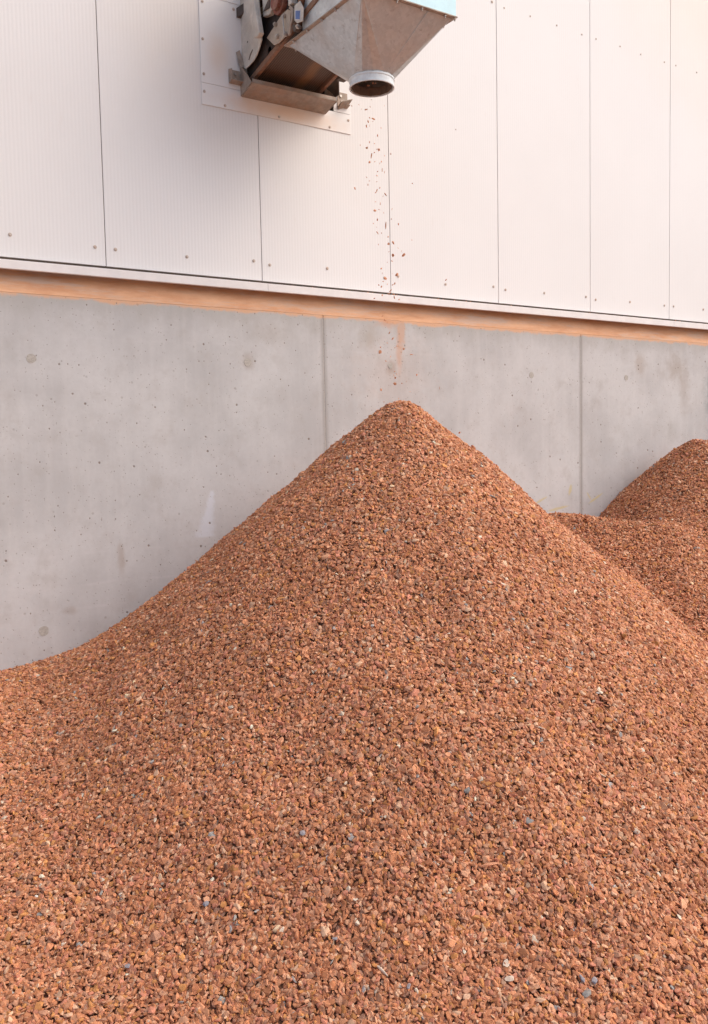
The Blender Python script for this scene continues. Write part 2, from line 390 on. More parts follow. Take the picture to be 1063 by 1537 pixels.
# ------------------------------------------------------------------ conveyor
AL = math.radians(11.5)
conv = tag(empty('belt_conveyor', (.9, -.05, ZB+1.2)), 'dusty inclined belt conveyor coming out of the opening in the white wall', 'conveyor')
def L(o):        # keep world coordinates while the thing's empty stands at its base
    o.matrix_parent_inverse = Matrix.Translation(-Vector((.9, -.05, ZB+1.2))); return o
def zi(y): return ZB+1.19+math.tan(AL)*(-y-.05)
Y0, Y1 = .55, -1.0
def slat(name, mat, x0, x1, lo, hi, ya=Y0, yb=Y1, bev=.002):
    bm = bmesh.new(); prism(bm, [(x0, ya, zi(ya)+lo), (x0, yb, zi(yb)+lo), (x0, yb, zi(yb)+hi), (x0, ya, zi(ya)+hi)], (x1-x0, 0, 0), bev); return L(link(name, bm, M[mat], conv))
slat('side_rail', 'rust', .928, .952, 0, .034); slat('side_rail', 'rust', 1.388, 1.412, 0, .034)
# belt, returning below, in its own local frame so the ribs follow it
bm = bmesh.new(); bl = (Y0-Y1)/math.cos(AL); box(bm, -.218, .218, -bl/2, bl/2, -.004, .004)
belt = link('belt', bm, M['belt'], conv); belt.rotation_euler = (-AL, 0, 0); belt.location = (1.170-.9, (Y0+Y1)/2+.05, zi((Y0+Y1)/2)+.026-ZB-1.2)
bm = bmesh.new(); box(bm, -.218, .218, -bl/2, bl/2, -.004, .004)
belt = link('belt', bm, M['belt'], conv); belt.rotation_euler = (-AL, 0, 0); belt.location = (1.170-.9, (Y0+Y1)/2+.05, zi((Y0+Y1)/2)+.24-ZB-1.2)
bm = bmesh.new(); cyl(bm, (.93, -.30, zi(-.3)+.05), (1.41, -.30, zi(-.3)+.05), .02); L(link('roller', bm, M['dark'], conv, True))
bm = bmesh.new(); cyl(bm, (.93, -.92, zi(-.92)+.13), (1.41, -.92, zi(-.92)+.13), .10, n=24); L(link('head_pulley', bm, M['dark'], conv, True))
slat('side_plate', 'void', .955, .958, .035, .28); slat('side_plate', 'void', 1.383, 1.386, .035, .28)  # side plates coloured near-black so the gap above the rails reads as shade
slat('shade_cover', 'steel', .90, 1.44, .46, .466, -.005)  # unseen cover added to block light from above the belt
slat('gap_shade_sheet', 'void', .930, .934, .036, .30, -.005, -.60)  # near-black sheet standing in for the shade between cheek and rail
# left cheek plate, cream, with its curved cut and slots
def yz(name, mat, X, pts, t=.006, bev=.001, par=None):
    bm = bmesh.new(); prism(bm, [(X, y, ZB+z) for y, z in pts], (t, 0, 0), bev); o = link(name, bm, M[mat], par or conv)
    if par is None: L(o)
    return o
cheek = yz('cheek_plate', 'steel', .897, [(-.002, 1.41), (-.018, 1.282), (-.055, 1.262), (-.096, 1.266), (-.15, 1.272), (-.20, 1.291), (-.235, 1.320), (-.255, 1.345), (-.267, 1.356), (-.262, 1.45), (-.24, 1.60), (-.24, 1.80), (-.002, 1.80)])
yz('slot', 'dark', .8955, [(-.095, 1.300), (-.115, 1.325), (-.150, 1.343), (-.153, 1.335), (-.122, 1.316), (-.104, 1.296)], .0012, 0, cheek)
bm = bmesh.new(); cyl(bm, (.8958, -.088, ZB+1.408), (.8975, -.088, ZB+1.408), .006, n=10); link('bolt_hole', bm, M['dark'], cheek)
for c_ in list(cheek.children): c_.matrix_parent_inverse = Matrix.Identity(4)
# fin strip standing on the tray bracket
bm = bmesh.new(); prism(bm, [(.857, -.006, ZB+1.368), (.881, -.006, ZB+1.385), (.905, -.03, ZB+1.285), (.872, -.03, ZB+1.275)], (0, -.004, 0)); L(link('fin', bm, M['tray'], conv))
# upright box tube, channel, bearing plate, gearbox
bm = bmesh.new(); prism(bm, [(.882, -.155, ZB+1.72), (.882, -.256, ZB+1.36), (.882, -.300, ZB+1.345), (.882, -.330, ZB+1.36), (.882, -.242, ZB+1.70)], (-.035, 0, 0), .005); L(link('upright_tube', bm, M['steel'], conv))
bm = bmesh.new(); prism(bm, [(.90, -.285, ZB+1.477), (.90, -.36, ZB+1.462), (.90, -.40, ZB+1.485), (.90, -.40, ZB+1.9), (.90, -.262, ZB+1.9)], (.03, 0, 0), .003); L(link('channel', bm, M['steel'], conv))
yz('channel_web', 'dark', .893, [(-.300, 1.500), (-.375, 1.492), (-.385, 1.555)], .004, .0005)
yz('bearing_plate', 'cover', .912, [(-.300, 1.356), (-.384, 1.284), (-.44, 1.275), (-.539, 1.288), (-.575, 1.345), (-.590, 1.395), (-.55, 1.418), (-.485, 1.417)], .008, .0015)
bm = bmesh.new(); cyl(bm, (.905, -.46, ZB+1.49), (1.15, -.46, ZB+1.49), .065, n=24); cyl(bm, (.880, -.46, ZB+1.49), (.905, -.46, ZB+1.49), .045, n=24); L(link('gearbox', bm, M['gearbox'], conv, False))
bm = bmesh.new(); cyl(bm, (.896, -.524, ZB+1.385), (.896, -.536, ZB+1.282), .0045, n=8); L(link('adjusting_rod', bm, M['bolt'], conv))
for y, z in ((-.524, 1.39), (-.536, 1.284), (-.674, 1.275), (-.42, 1.385), (-.44, 1.31)):
    bm = bmesh.new(); cyl(bm, (.912, y, ZB+z), (.898, y, ZB+z), .012, n=6); cyl(bm, (.898, y, ZB+z), (.892, y, ZB+z), .006, n=8); L(link('bolt', bm, M['bolt'], conv))
br = yz('label_bracket', 'steel', .905, [(-.640, 1.400), (-.700, 1.402), (-.735, 1.350), (-.724, 1.285), (-.665, 1.296), (-.636, 1.322)], .006, .001)
yz('curved_strip', 'tray', .900, [(-.585, 1.405), (-.612, 1.385), (-.612, 1.345), (-.580, 1.312), (-.562, 1.280), (-.575, 1.262), (-.592, 1.268), (-.605, 1.310), (-.628, 1.335), (-.632, 1.385), (-.600, 1.420)], .012, .001)
lab = yz('sticker', 'white', .9035, [(-.650, 1.372), (-.712, 1.350), (-.706, 1.296), (-.646, 1.318)], .001, 0, br)
lab2 = yz('sticker', 'blue', .9025, [(-.656, 1.366), (-.704, 1.347), (-.699, 1.304), (-.652, 1.322)], .0008, 0, br)
bm = bmesh.new(); cyl(bm, (.925, -.675, ZB+1.385), (.925, -.80, ZB+1.62), .020, n=14); L(link('brown_pipe', bm, M['rust'], conv, True))
bm = bmesh.new(); cyl(bm, (.91, -.62, ZB+1.30), (.91, -.70, ZB+1.26), .008, n=10); cyl(bm, (.90, -.645, ZB+1.275), (.93, -.645, ZB+1.275), .017, n=12); L(link('hose_joint', bm, M['dark'], conv))
# dark angle brackets high on the left
def angle(y0, x0, z0, l=.14, name='angle_bracket'):
    bm = bmesh.new()
    prism(bm, [(x0, -.008, ZB+z0), (x0, -.008, ZB+z0+.055), (x0+.10, -.15, ZB+z0+.12), (x0+.10, -.15, ZB+z0+.065)], (.004, 0, 0)); prism(bm, [(x0+.004, -.008, ZB+z0), (x0+.104, -.15, ZB+z0+.065), (x0+.144, -.15, ZB+z0+.065), (x0+.044, -.008, ZB+z0)], (0, 0, .004))
    return L(link(name, bm, M['dark' if l > .1 else 'tray'], conv))
angle(0, .868, 1.575, .14); angle(0, .925, 1.500, .05)
# more frame above the picture edge, so the head of the conveyor reads as a machine from the side
B2 = lambda n, m, *b, bev=.003: L(B(n, m, conv, *b, bev=bev))
B2('upright_tube', 'steel', (.90, .94, -.62, -.58, ZB+1.42, ZB+1.95)); B2('cross_beam', 'steel', (.90, 1.46, -.40, -.34, ZB+1.90, ZB+1.96))
B2('rear_rail', 'steel', (1.42, 1.45, -.5, .3, ZB+1.30, ZB+1.36))
# right-hand bearing block and tie
B2('bearing_block', 'dark', (1.415, 1.475, -.36, -.26, ZB+1.225, ZB+1.30))
# drip tray under the tail
tray = tag(empty('drip_tray', (1.2, 0, ZB+1.11)), 'brown steel drip tray bolted to the white cover plate below the conveyor', 'tray')
def LT(o): o.matrix_parent_inverse = Matrix.Translation(-Vector((1.2, 0, ZB+1.11))); return o
bm = bmesh.new(); prism(bm, [(.889, -.006, ZB+1.110), (.889, -.150, ZB+1.147), (1.487, -.150, ZB+1.150), (1.487, -.006, ZB+1.113)], (0, .0, .004), .0008); LT(link('tray_floor', bm, M['tray'], tray))
bm = bmesh.new(); prism(bm, [(.889, -.150, ZB+1.1515), (.889, -.150, ZB+1.172), (1.487, -.150, ZB+1.175), (1.487, -.150, ZB+1.1545)], (0, .003, 0)); LT(link('tray_lip', bm, M['tray'], tray))
bm = bmesh.new(); prism(bm, [(.886, -.006, ZB+1.112), (.886, -.150, ZB+1.149), (.886, -.095, ZB+1.215), (.886, -.035, ZB+1.272), (.886, -.006, ZB+1.283)], (-.004, 0, 0)); LT(link('end_plate', bm, M['tray'], tray))
bm = bmesh.new(); prism(bm, [(1.49, -.006, ZB+1.115), (1.49, -.150, ZB+1.150), (1.49, -.095, ZB+1.215), (1.49, -.006, ZB+1.283)], (.004, 0, 0)); LT(link('end_plate', bm, M['tray'], tray))
for x0, x1, z0, z1 in ((.803, .884, 1.175, 1.258), (1.585, 1.664, 1.180, 1.275)):
    bm = bmesh.new(); box(bm, x0, x1, -.011, -.006, ZB+z0, ZB+z1, .0008)
    if x0 < 1: prism(bm, [(x0, -.011, ZB+z0), (x0, -.05, ZB+z0+.012), (x0, -.05, ZB+z1-.01), (x0, -.011, ZB+z1)], (.004, 0, 0))
    else: prism(bm, [(x0, -.011, ZB+z0-.02), (x0, -.07, ZB+z0+.012), (x0+.08, -.07, ZB+z0+.04), (x0+.08, -.011, ZB+z0+.012)], (0, 0, .004))
    prism(bm, [(x0+.004, -.0115, ZB+z0+.001), (x1, -.0115, ZB+z0+.001), (x1, -.045, ZB+z0+.012), (x0+.004, -.045, ZB+z0+.012)], (0, 0, .003))
    LT(link('mounting_angle', bm, M['tray'], tray))
for x, y, z in ((.845, -.0115, 1.235), (.845, -.0115, 1.200), (1.61, -.0115, 1.25), (1.62, -.0115, 1.215)):
    bm = bmesh.new(); cyl(bm, (x, y, ZB+z), (x, y-.006, ZB+z), .009, n=6); LT(link('bolt', bm, M['bolt'], tray))
B('end_plate', 'dark', tray, (1.50, 1.506, -.16, -.006, ZB+1.19, ZB+1.30), bev=.001).matrix_parent_inverse = Matrix.Translation(-Vector((1.2, 0, ZB+1.11)))

# ------------------------------------------------------------------ hopper
HX0, HX1, HY0, HY1, HZ = .930, 1.562, -1.255, -.470, ZB+1.25
OC = Vector((1.275, -.845)); OR = .121; OZT = ZB+1.005; OZB_ = ZB+.957
hop = tag(empty('chip_hopper', (1.246, -.86, ZB+.965)), 'galvanised square-to-round chip hopper with pale round outlet over the main pile', 'hopper')
def LH(o): o.matrix_parent_inverse = Matrix.Translation(-Vector((1.246, -.86, ZB+.965))); return o
F = .028
bm = bmesh.new()                                   # bottom flange, four angle irons mitred into one frame
def ring(bm, o, i, z):
    return [bm.verts.new((*p, z)) for p in ((HX0+o, HY0+o), (HX1-o, HY0+o), (HX1-o, HY1-o), (HX0+o, HY1-o))]
r0 = ring(bm, 0, 0, HZ); r1 = ring(bm, F, 0, HZ); r2 = ring(bm, 0, 0, HZ+.005); r3 = ring(bm, F, 0, HZ+.005)
for i in range(4):
    j = (i+1) % 4
    bm.faces.new((r0[i], r0[j], r1[j], r1[i])); bm.faces.new((r2[i], r3[i], r3[j], r2[j])); bm.faces.new((r0[i], r2[i], r2[j], r0[j])); bm.faces.new((r1[i], r1[j], r3[j], r3[i]))
LH(link('flange', bm, M['tray'], hop))
def flb(x, y):
    bm = bmesh.new(); cyl(bm, (x, y, HZ), (x, y, HZ-.007), .0085, n=6); cyl(bm, (x, y, HZ-.007), (x, y, HZ-.016), .0045, n=8); LH(link('bolt', bm, M['bolt'], hop))
for x in (1.0, 1.165, 1.327, 1.484): flb(x, HY0+.013); flb(x, HY1-.013)
for y in (-1.15, -1.002, -.861, -.711, -.56): flb(HX0+.013, y); flb(HX1-.013, y)
flb(HX1-.012, HY0+.012)
# transition
N = 12; bm = bmesh.new()
ix0, ix1, iy0, iy1 = HX0+F-.004, HX1-F+.004, HY0+F-.004, HY1-F+.004
cor = [(ix1, iy1), (ix0, iy1), (ix0, iy0), (ix1, iy0)]
cv = [bm.verts.new((*p, HZ-.001)) for p in cor]
ct = [bm.verts.new((*(OC+Vector((math.cos(2*PI*i/N), math.sin(2*PI*i/N)))*OR), OZT)) for i in range(N)]
for q in range(4):
    st = q*N//4
    for i in range(N//4): bm.faces.new((cv[q], ct[(st+i) % N], ct[(st+i+1) % N]))
    bm.faces.new((cv[q], ct[(st+N//4) % N], cv[(q+1) % 4]))
o = LH(link('cone_sheet', bm, M['galv'], hop)); md = o.modifiers.new('thickness', 'SOLIDIFY'); md.thickness = .002; md.offset = 0
inner = bmesh.new(); N = 12
iv = [inner.verts.new((x+(.02 if x < 1.2 else -.02), y+(.02 if y < -.9 else -.02), HZ+.004)) for x, y in cor]
it = [inner.verts.new((*(OC+Vector((math.cos(2*PI*i/N), math.sin(2*PI*i/N)))*(OR-.010)), OZT)) for i in range(N)]
ib = [inner.verts.new((v.co.x, v.co.y, OZB_+.002)) for v in it]
for q in range(4):
    st = q*N//4
    for i in range(N//4): inner.faces.new((iv[q], it[(st+i) % N], it[(st+i+1) % N]))
    inner.faces.new((iv[q], it[(st+N//4) % N], iv[(q+1) % 4]))
for i in range(N): inner.faces.new((it[i], ib[i], ib[(i+1) % N], it[(i+1) % N]))
LH(link('dark_lining', inner, M['liner'], hop))  # dusty dark sheet added so the inside of the outlet looks shaded
# folded centre crease on the front sheet
bm = bmesh.new(); a = Vector((1.375, iy0-.0005, HZ-.004)); b_ = Vector((OC.x+.012, OC.y-OR-.002, OZT+.003))
cyl(bm, a, b_, .0028, n=8); LH(link('fold_seam', bm, M['galv'], hop))
for k in (0, 1):
    bm = bmesh.new(); an = PI+k*PI/2; cyl(bm, (ix0, iy0, HZ-.004), (OC.x+(OR+.001)*math.cos(an), OC.y+(OR+.001)*math.sin(an), OZT+.003), .002, n=6); LH(link('fold_seam', bm, M['galv'], hop))
def tube_ring(name, mat, r, z0, z1, t=.003, flare=0):
    bm = bmesh.new(); n = 48; prof = [(r, z0), (r+flare, z1), (r+flare-t, z1), (r-t, z0)]
    vs = [[bm.verts.new((OC.x+p*math.cos(2*PI*i/n), OC.y+p*math.sin(2*PI*i/n), z)) for p, z in prof] for i in range(n)]
    for i in range(n):
        for k in range(4): bm.faces.new((vs[i][k], vs[(i+1) % n][k], vs[(i+1) % n][(k+1) % 4], vs[i][(k+1) % 4]))
    return LH(link(name, bm, M[mat], hop, False))
tube_ring('outlet_collar', 'collar', OR+.003, OZB_, OZT+.004, .004)
tube_ring('rolled_bead', 'collar', OR+.0075, OZT-.010, OZT-.001, .0055)
tube_ring('rolled_bead', 'collar', OR+.0065, OZB_, OZB_+.006, .0045)
# upper box
LH(B('front_panel', 'cyan', hop, (HX0+.006, HX1-.006, HY0+.006, HY0+.010, HZ+.006, ZB+1.95)))
LH(B('side_panel', 'galv', hop, (HX0+.006, HX0+.010, HY0+.011, HY1-.2, HZ+.006, ZB+1.95), (HX0+.006, HX0+.010, HY1-.199, HY1-.01, ZB+1.62, ZB+1.95)))
LH(B('side_panel', 'galv', hop, (HX1-.010, HX1-.006, HY0+.011, HY1-.01, HZ+.006, ZB+1.95)))
LH(B('back_panel', 'galv', hop, (HX0+.006, HX1-.006, HY1-.009, HY1-.005, ZB+1.66, ZB+1.95)))
for x0 in (HX0-.03, HX1-.005):
    LH(B('hanger', 'steel', hop, (x0, x0+.035, HY0+.1, HY0+.14, HZ+.4, ZB+2.6))); LH(B('hanger_arm', 'steel', hop, (x0, x0+.035, HY0+.141, -.001, ZB+2.56, ZB+2.6)))

# ------------------------------------------------------------------ chip shapes
def chip_mesh(name, ax, seed, pts=20, mat='chip1'):
    r = random.Random(seed); bm = bmesh.new()
    for _ in range(pts):
        v = Vector((r.gauss(0, 1), r.gauss(0, 1), r.gauss(0, 1))).normalized()
        v = Vector([math.copysign(abs(c)**.85, c) for c in v])*r.uniform(.88, 1.06)
        bm.verts.new((v.x*ax[0]/2, v.y*ax[1]/2*(1+.35*v.x*r.choice((-1, 1))*(seed % 3 > 0)), v.z*ax[2]/2))
    h = bmesh.ops.convex_hull(bm, input=bm.verts[:])
    bmesh.ops.delete(bm, geom=[e for e in set(h['geom_interior']+h['geom_unused']) if isinstance(e, bmesh.types.BMVert)], context='VERTS')
    me = bpy.data.meshes.new(name); bmesh.ops.recalc_face_normals(bm, faces=bm.faces[:]); bm.to_mesh(me); bm.free(); me.materials.append(M[mat]); return me
AX = [(1, .58, .42), (1, .66, .32), (1, .46, .34), (1, .74, .40), (1, .38, .24), (1, .62, .46), (1, .28, .2), (1, .7, .28), (1, .52, .40), (1, .85, .50), (1, .20, .13), (1, .52, .26)]
chip_me = [chip_mesh('stone_chip', a, i+5) for i, a in enumerate(AX)]

# falling chips: x, y, height, size in mm
FALL = [(1.097, -0.869, 4.186, 3.0), (1.141, -0.839, 4.192, 4.0), (1.178, -0.856, 4.199, 2.0), (1.247, -0.834, 4.194, 5.0), (1.281, -0.83, 4.253, 4.0), (1.232, -0.887, 4.188, 2.0), (1.326, -0.892, 4.21, 2.0), (1.305, -0.812, 4.158, 11.0), (1.239, -0.87, 4.135, 5.0), (1.214, -0.874, 4.084, 8.0), (1.289, -0.798, 4.122, 6.0), (1.33, -0.851, 4.101, 4.0), (1.33, -0.816, 4.069, 7.0), (1.247, -0.853, 4.01, 7.0), (1.292, -0.837, 4.013, 5.0), (1.206, -0.886, 3.962, 7.0), (1.194, -0.838, 3.988, 2.0), (1.336, -0.815, 3.992, 11.0), (1.26, -0.851, 3.938, 14.0), (1.367, -0.829, 3.96, 5.0), (1.406, -0.836, 3.974, 6.0), (1.213, -0.898, 3.882, 6.0), (1.348, -0.83, 3.877, 10.0), (1.351, -0.847, 3.861, 6.0), (1.283, -0.876, 3.847, 4.0), (1.257, -0.904, 3.814, 6.0), (1.253, -0.822, 3.784, 6.0), (1.236, -0.86, 3.793, 2.0), (1.302, -0.838, 3.754, 8.0), (1.337, -0.821, 3.778, 5.0), (1.363, -0.839, 3.74, 12.0), (1.359, -0.819, 3.735, 4.0), (1.299, -0.873, 3.669, 4.0), (1.289, -0.833, 3.642, 8.0), (1.384, -0.869, 3.654, 6.0), (1.314, -0.822, 3.597, 6.0), (1.368, -0.828, 3.569, 20.0), (1.352, -0.905, 3.586, 2.0), (1.403, -0.902, 3.565, 7.0), (1.234, -0.894, 3.551, 2.0), (1.313, -0.821, 3.523, 11.0), (1.303, -0.874, 3.51, 4.0), (1.284, -0.854, 3.545, 4.0), (1.526, -0.878, 3.815, 4.0), (1.389, -0.869, 3.466, 11.0), (1.346, -0.881, 3.453, 7.0), (1.434, -0.886, 3.42, 6.0), (1.428, -0.862, 3.442, 4.0), (1.466, -0.863, 3.406, 11.0), (1.415, -0.831, 3.403, 10.0), (1.387, -0.855, 3.365, 6.0), (1.387, -0.828, 3.423, 4.0), (1.367, -0.837, 3.359, 2.0), (1.332, -0.825, 3.323, 7.0), (1.315, -0.858, 3.289, 5.0), (1.298, -0.91, 3.251, 10.0), (1.334, -0.841, 3.247, 6.0), (1.439, -0.829, 3.297, 10.0), (1.403, -0.835, 3.298, 2.0), (1.394, -0.87, 3.237, 6.0), (1.351, -0.856, 3.231, 4.0), (1.502, -0.898, 3.487, 2.0), (1.796, -0.843, 3.294, 8.0), (1.303, -0.872, 3.164, 6.0), (1.366, -0.901, 3.15, 8.0), (1.382, -0.924, 3.137, 6.0), (1.382, -0.843, 3.198, 11.0), (1.276, -0.831, 3.149, 5.0), (1.281, -0.925, 3.015, 7.0), (1.315, -0.853, 3.05, 6.0), (1.318, -0.893, 3.009, 6.0), (1.313, -0.921, 2.946, 7.0), (1.346, -0.908, 2.917, 8.0), (1.342, -0.861, 2.896, 6.0), (1.298, -0.852, 2.871, 6.0), (1.235, -0.936, 2.835, 11.0), (1.501, -0.879, 2.835, 10.0), (1.273, -0.937, 2.784, 5.0), (1.375, -0.873, 2.71, 7.0), (1.352, -0.913, 2.66, 10.0), (1.291, -0.859, 2.629, 10.0), (1.562, -0.846, 2.721, 6.0), (1.692, -0.896, 2.643, 8.0), (1.483, -0.846, 2.68, 4.0), (1.268, -0.918, 2.556, 4.0), (1.356, -0.941, 2.574, 4.0), (1.844, -0.895, 2.377, 12.0)]
protos = []
rf = random.Random(5)
for _ in range(34):
    t = rf.random(); FALL.append((1.26+.12*t+rf.gauss(0, .035), -.84-.06*t+rf.uniform(-.06, .06), ZB+.88-1.62*t, rf.choice((4, 5, 5, 6, 7))))
BANDS = [(.66, 'red-brown stone chip just out of the hopper outlet, falling level with the cover plate corner', 'chips just below the outlet'),
         (.35, 'red-brown stone chip falling below the cover plate, high in front of the white cladding', 'chips falling past the upper cladding'),
         (.13, 'red-brown stone chip falling midway down the cladding, close to its vertical seam', 'chips falling past the middle of the cladding'),
         (-.09, 'red-brown stone chip falling low in front of the cladding, about to pass the trim', 'chips falling past the foot of the cladding'),
         (-.38, 'red-brown stone chip falling past the dusty orange sill and its orange run', 'chips falling past the sill'),
         (-9, 'red-brown stone chip falling in front of the grey concrete, just above the pile tip', 'chips falling above the pile tip')]
for i, (x, y, z, s) in enumerate(FALL):
    k = i % 12; s = max(9, s*2.4)
    if s >= 46: k = 10
    o = bpy.data.objects.new('stone_chip', chip_me[k]); C.objects.link(o); o.location = (x, y, z)
    o.rotation_euler = (random.uniform(0, 6), random.uniform(0, 6), random.uniform(0, 6)); o.scale = (s/1000,)*3
    if s >= 46: o.rotation_euler = (0, PI/2+.1, 0)
    band = [b for b in BANDS if z > ZB+b[0]][0]
    tag(o, band[1], 'stone chip', band[2])
    if k == i: protos.append(o)
    if i == 12: protos_done = True
bi = max(range(len(FALL)), key=lambda i: FALL[i][3])
objs = [o for o in C.objects if o.name.startswith('stone_chip')]
def special(i, label, mat=None):
    o = objs[i]; o['label'] = label
    if 'group' in o: del o['group']
    return o
special(7, 'biggest red-brown chip falling just under the hopper outlet')
special(bi, 'long upright sliver chip falling halfway down against the white cladding')
special(62, 'lone chip flying to the right of the stream, just above the white trim')
special(86, 'lone ochre chip flying right of the pile tip, in front of the concrete')
# chips tumbling inside the outlet
for i in range(11):
    o = bpy.data.objects.new('stone_chip', chip_me[i]); C.objects.link(o)
    a = random.uniform(0, 6.3); r = random.uniform(.0, .06); s = random.uniform(.012, .026)
    o.location = (OC.x+.015+r*math.cos(a), OC.y+.01+r*math.sin(a), ZB+random.uniform(.975, 1.06)); o.rotation_euler = (a, a*2, a*3); o.scale = (s,)*3
    tag(o, 'red-brown stone chip tumbling inside the mouth of the hopper outlet', 'stone chip', 'chips inside the hopper outlet')
# crumbs on the trim ledge
for i, (x, s) in enumerate(((1.62, 9), (1.79, 8), (1.83, 7), (1.96, 14), (2.005, 17), (2.03, 10), (2.16, 8), (2.40, 12), (2.44, 9), (2.55, 8), (2.66, 11), (2.70, 9), (3.10, 8), (3.97, 8), (4.9, 9), (5.05, 12), (5.12, 10), (.9, 6), (.55, 6), (1.2, 6), (1.35, 7))):
    o = bpy.data.objects.new('stone_chip', chip_me[(i*5) % 12]); C.objects.link(o); s *= .0015
    o.location = (x, -.022-random.uniform(0, .008), ZB-.009+s*.2); o.rotation_euler = (random.uniform(-.3, .3), random.uniform(-.3, .3), random.uniform(0, 6)); o.scale = (s,)*3
    tag(o, 'tiny orange-brown chip resting on the ledge of the white trim', 'stone chip', 'chips lying on the trim ledge')

# ------------------------------------------------------------------ piles
def sn(X, Y, sc, seed):
    """cheap smooth value noise on arrays, about -1..1"""
    x = X*sc+seed*17.3; y = Y*sc+seed*9.1
    xi = np.floor(x).astype(int); yi = np.floor(y).astype(int); fx = x-xi; fy = y-yi
    fx = fx*fx*(3-2*fx); fy = fy*fy*(3-2*fy)
    def h(a, b):
        v = np.sin(a*127.1+b*311.7+seed*74.7)*43758.5453; return (v-np.floor(v))*2-1
    return (h(xi, yi)*(1-fx)+h(xi+1, yi)*fx)*(1-fy)+(h(xi, yi+1)*(1-fx)+h(xi+1, yi+1)*fx)*fy
def smax(a, b, k):
    d = np.clip(.5+.5*(a-b)/k, 0, 1); return b*(1-d)+a*d+k*d*(1-d)
def cone(X, Y, ax, ay, az, m, e): r = np.hypot(X-ax, Y-ay); return az-m*(np.sqrt(r*r+e*e)-e)
def h_main(X, Y):
    wx = X+.03*sn(X, Y, 2.1, 1); wy = Y+.03*sn(X, Y, 2.1, 2)
    rr = np.hypot(wx-1.385, wy+.90)+1e-6; mm = .850+.022*(wx-1.385)/rr
    z = -.800-mm*(np.sqrt(rr*rr+.0144)-.12)
    d = np.clip(-Y-.15, 0, 9); fl = -2.235+.06*np.clip(-X-.6, 0, 2)-.44*(np.sqrt(d*d+.09)-.3)-.22*np.clip(X+.3, 0, 9)   # older chips left lying along the wall
    z = smax(z, fl, .34); z = smax(z, 0*X-3.0, .3)
    z = z-3.2*(np.clip((-3.6-X)/2, 0, 1)**2+np.clip((-5.2-Y)/1.6, 0, 1)**2)
    z = z+.018*sn(X, Y, 3.1, 3)+.008*sn(X, Y, 7.5, 4)
    return z+ZB
def seg(X, Y, a, b):
    ax, ay = a[:2]; dx, dy = b[0]-ax, b[1]-ay; t = np.clip(((X-ax)*dx+(Y-ay)*dy)/(dx*dx+dy*dy), 0, 1)
    return np.hypot(X-ax-t*dx, Y-ay-t*dy), t
def h_second(X, Y):
    wx = X+.05*sn(X, Y, 1.7, 5); wy = Y+.05*sn(X, Y, 1.7, 6)
    z = cone(wx, wy, 4.76, -.45, -1.045, .86, .08)
    r, t = seg(wx, wy, (4.80, -.45), (6.6, -.6)); z = smax(z, -1.06+.02*t-.84*(np.sqrt(r*r+.01)-.1), .05)
    z = smax(z, cone(wx, wy, 6.9, -1.1, -.7, .8, .2), .1)
    r, t = seg(wx, wy, (3.30, -.30), (3.74, -.92)); z = smax(z, -1.60-.05*t-.70*(np.sqrt(r*r+.02)-.141), .22)
    r, t = seg(wx, wy, (4.05, -.75), (4.9, -1.25)); z = smax(z, -1.66+.16*t-.80*(np.sqrt(r*r+.02)-.141), .22)
    fl = -2.6-.3*np.clip(-Y/3, 0, 1)-.9*np.clip(3.2-X, 0, 2)
    z = smax(z, fl, .25)
    z = z-3.2*(np.clip((X-8.2)/1.8, 0, 1)**2+np.clip((-4.4-Y)/1.6, 0, 1)**2)
    return z+.02*sn(X, Y, 2.6, 7)+.009*sn(X, Y, 7, 8)+ZB

def in_view(P, mg=.22):
    v = P-CAM; d = v@FW; a = (v@RT)/d*1356.62/531.5; b = (v@UP)/d*1356.62/768.5
    return (d > .5) & (np.abs(a) < 2.1) & (np.abs(b) < 1.4)

PAL = np.array([(.60, .255, .130), (.65, .300, .165), (.54, .220, .105), (.69, .36, .215), (.61, .275, .10), (.46, .180, .090), (.60, .245, .155), (.56, .285, .18), (.74, .46, .30), (.40, .21, .14), (.46, .42, .40), (.36, .34, .32), (.80, .66, .52)])
PAL = PAL*np.array([.945, .94, .885])
PW = np.array([20, 18, 16, 12, 9, 7, 9, 8, 5, 2.5, .25, .25, .5]); PW = PW/PW.sum()

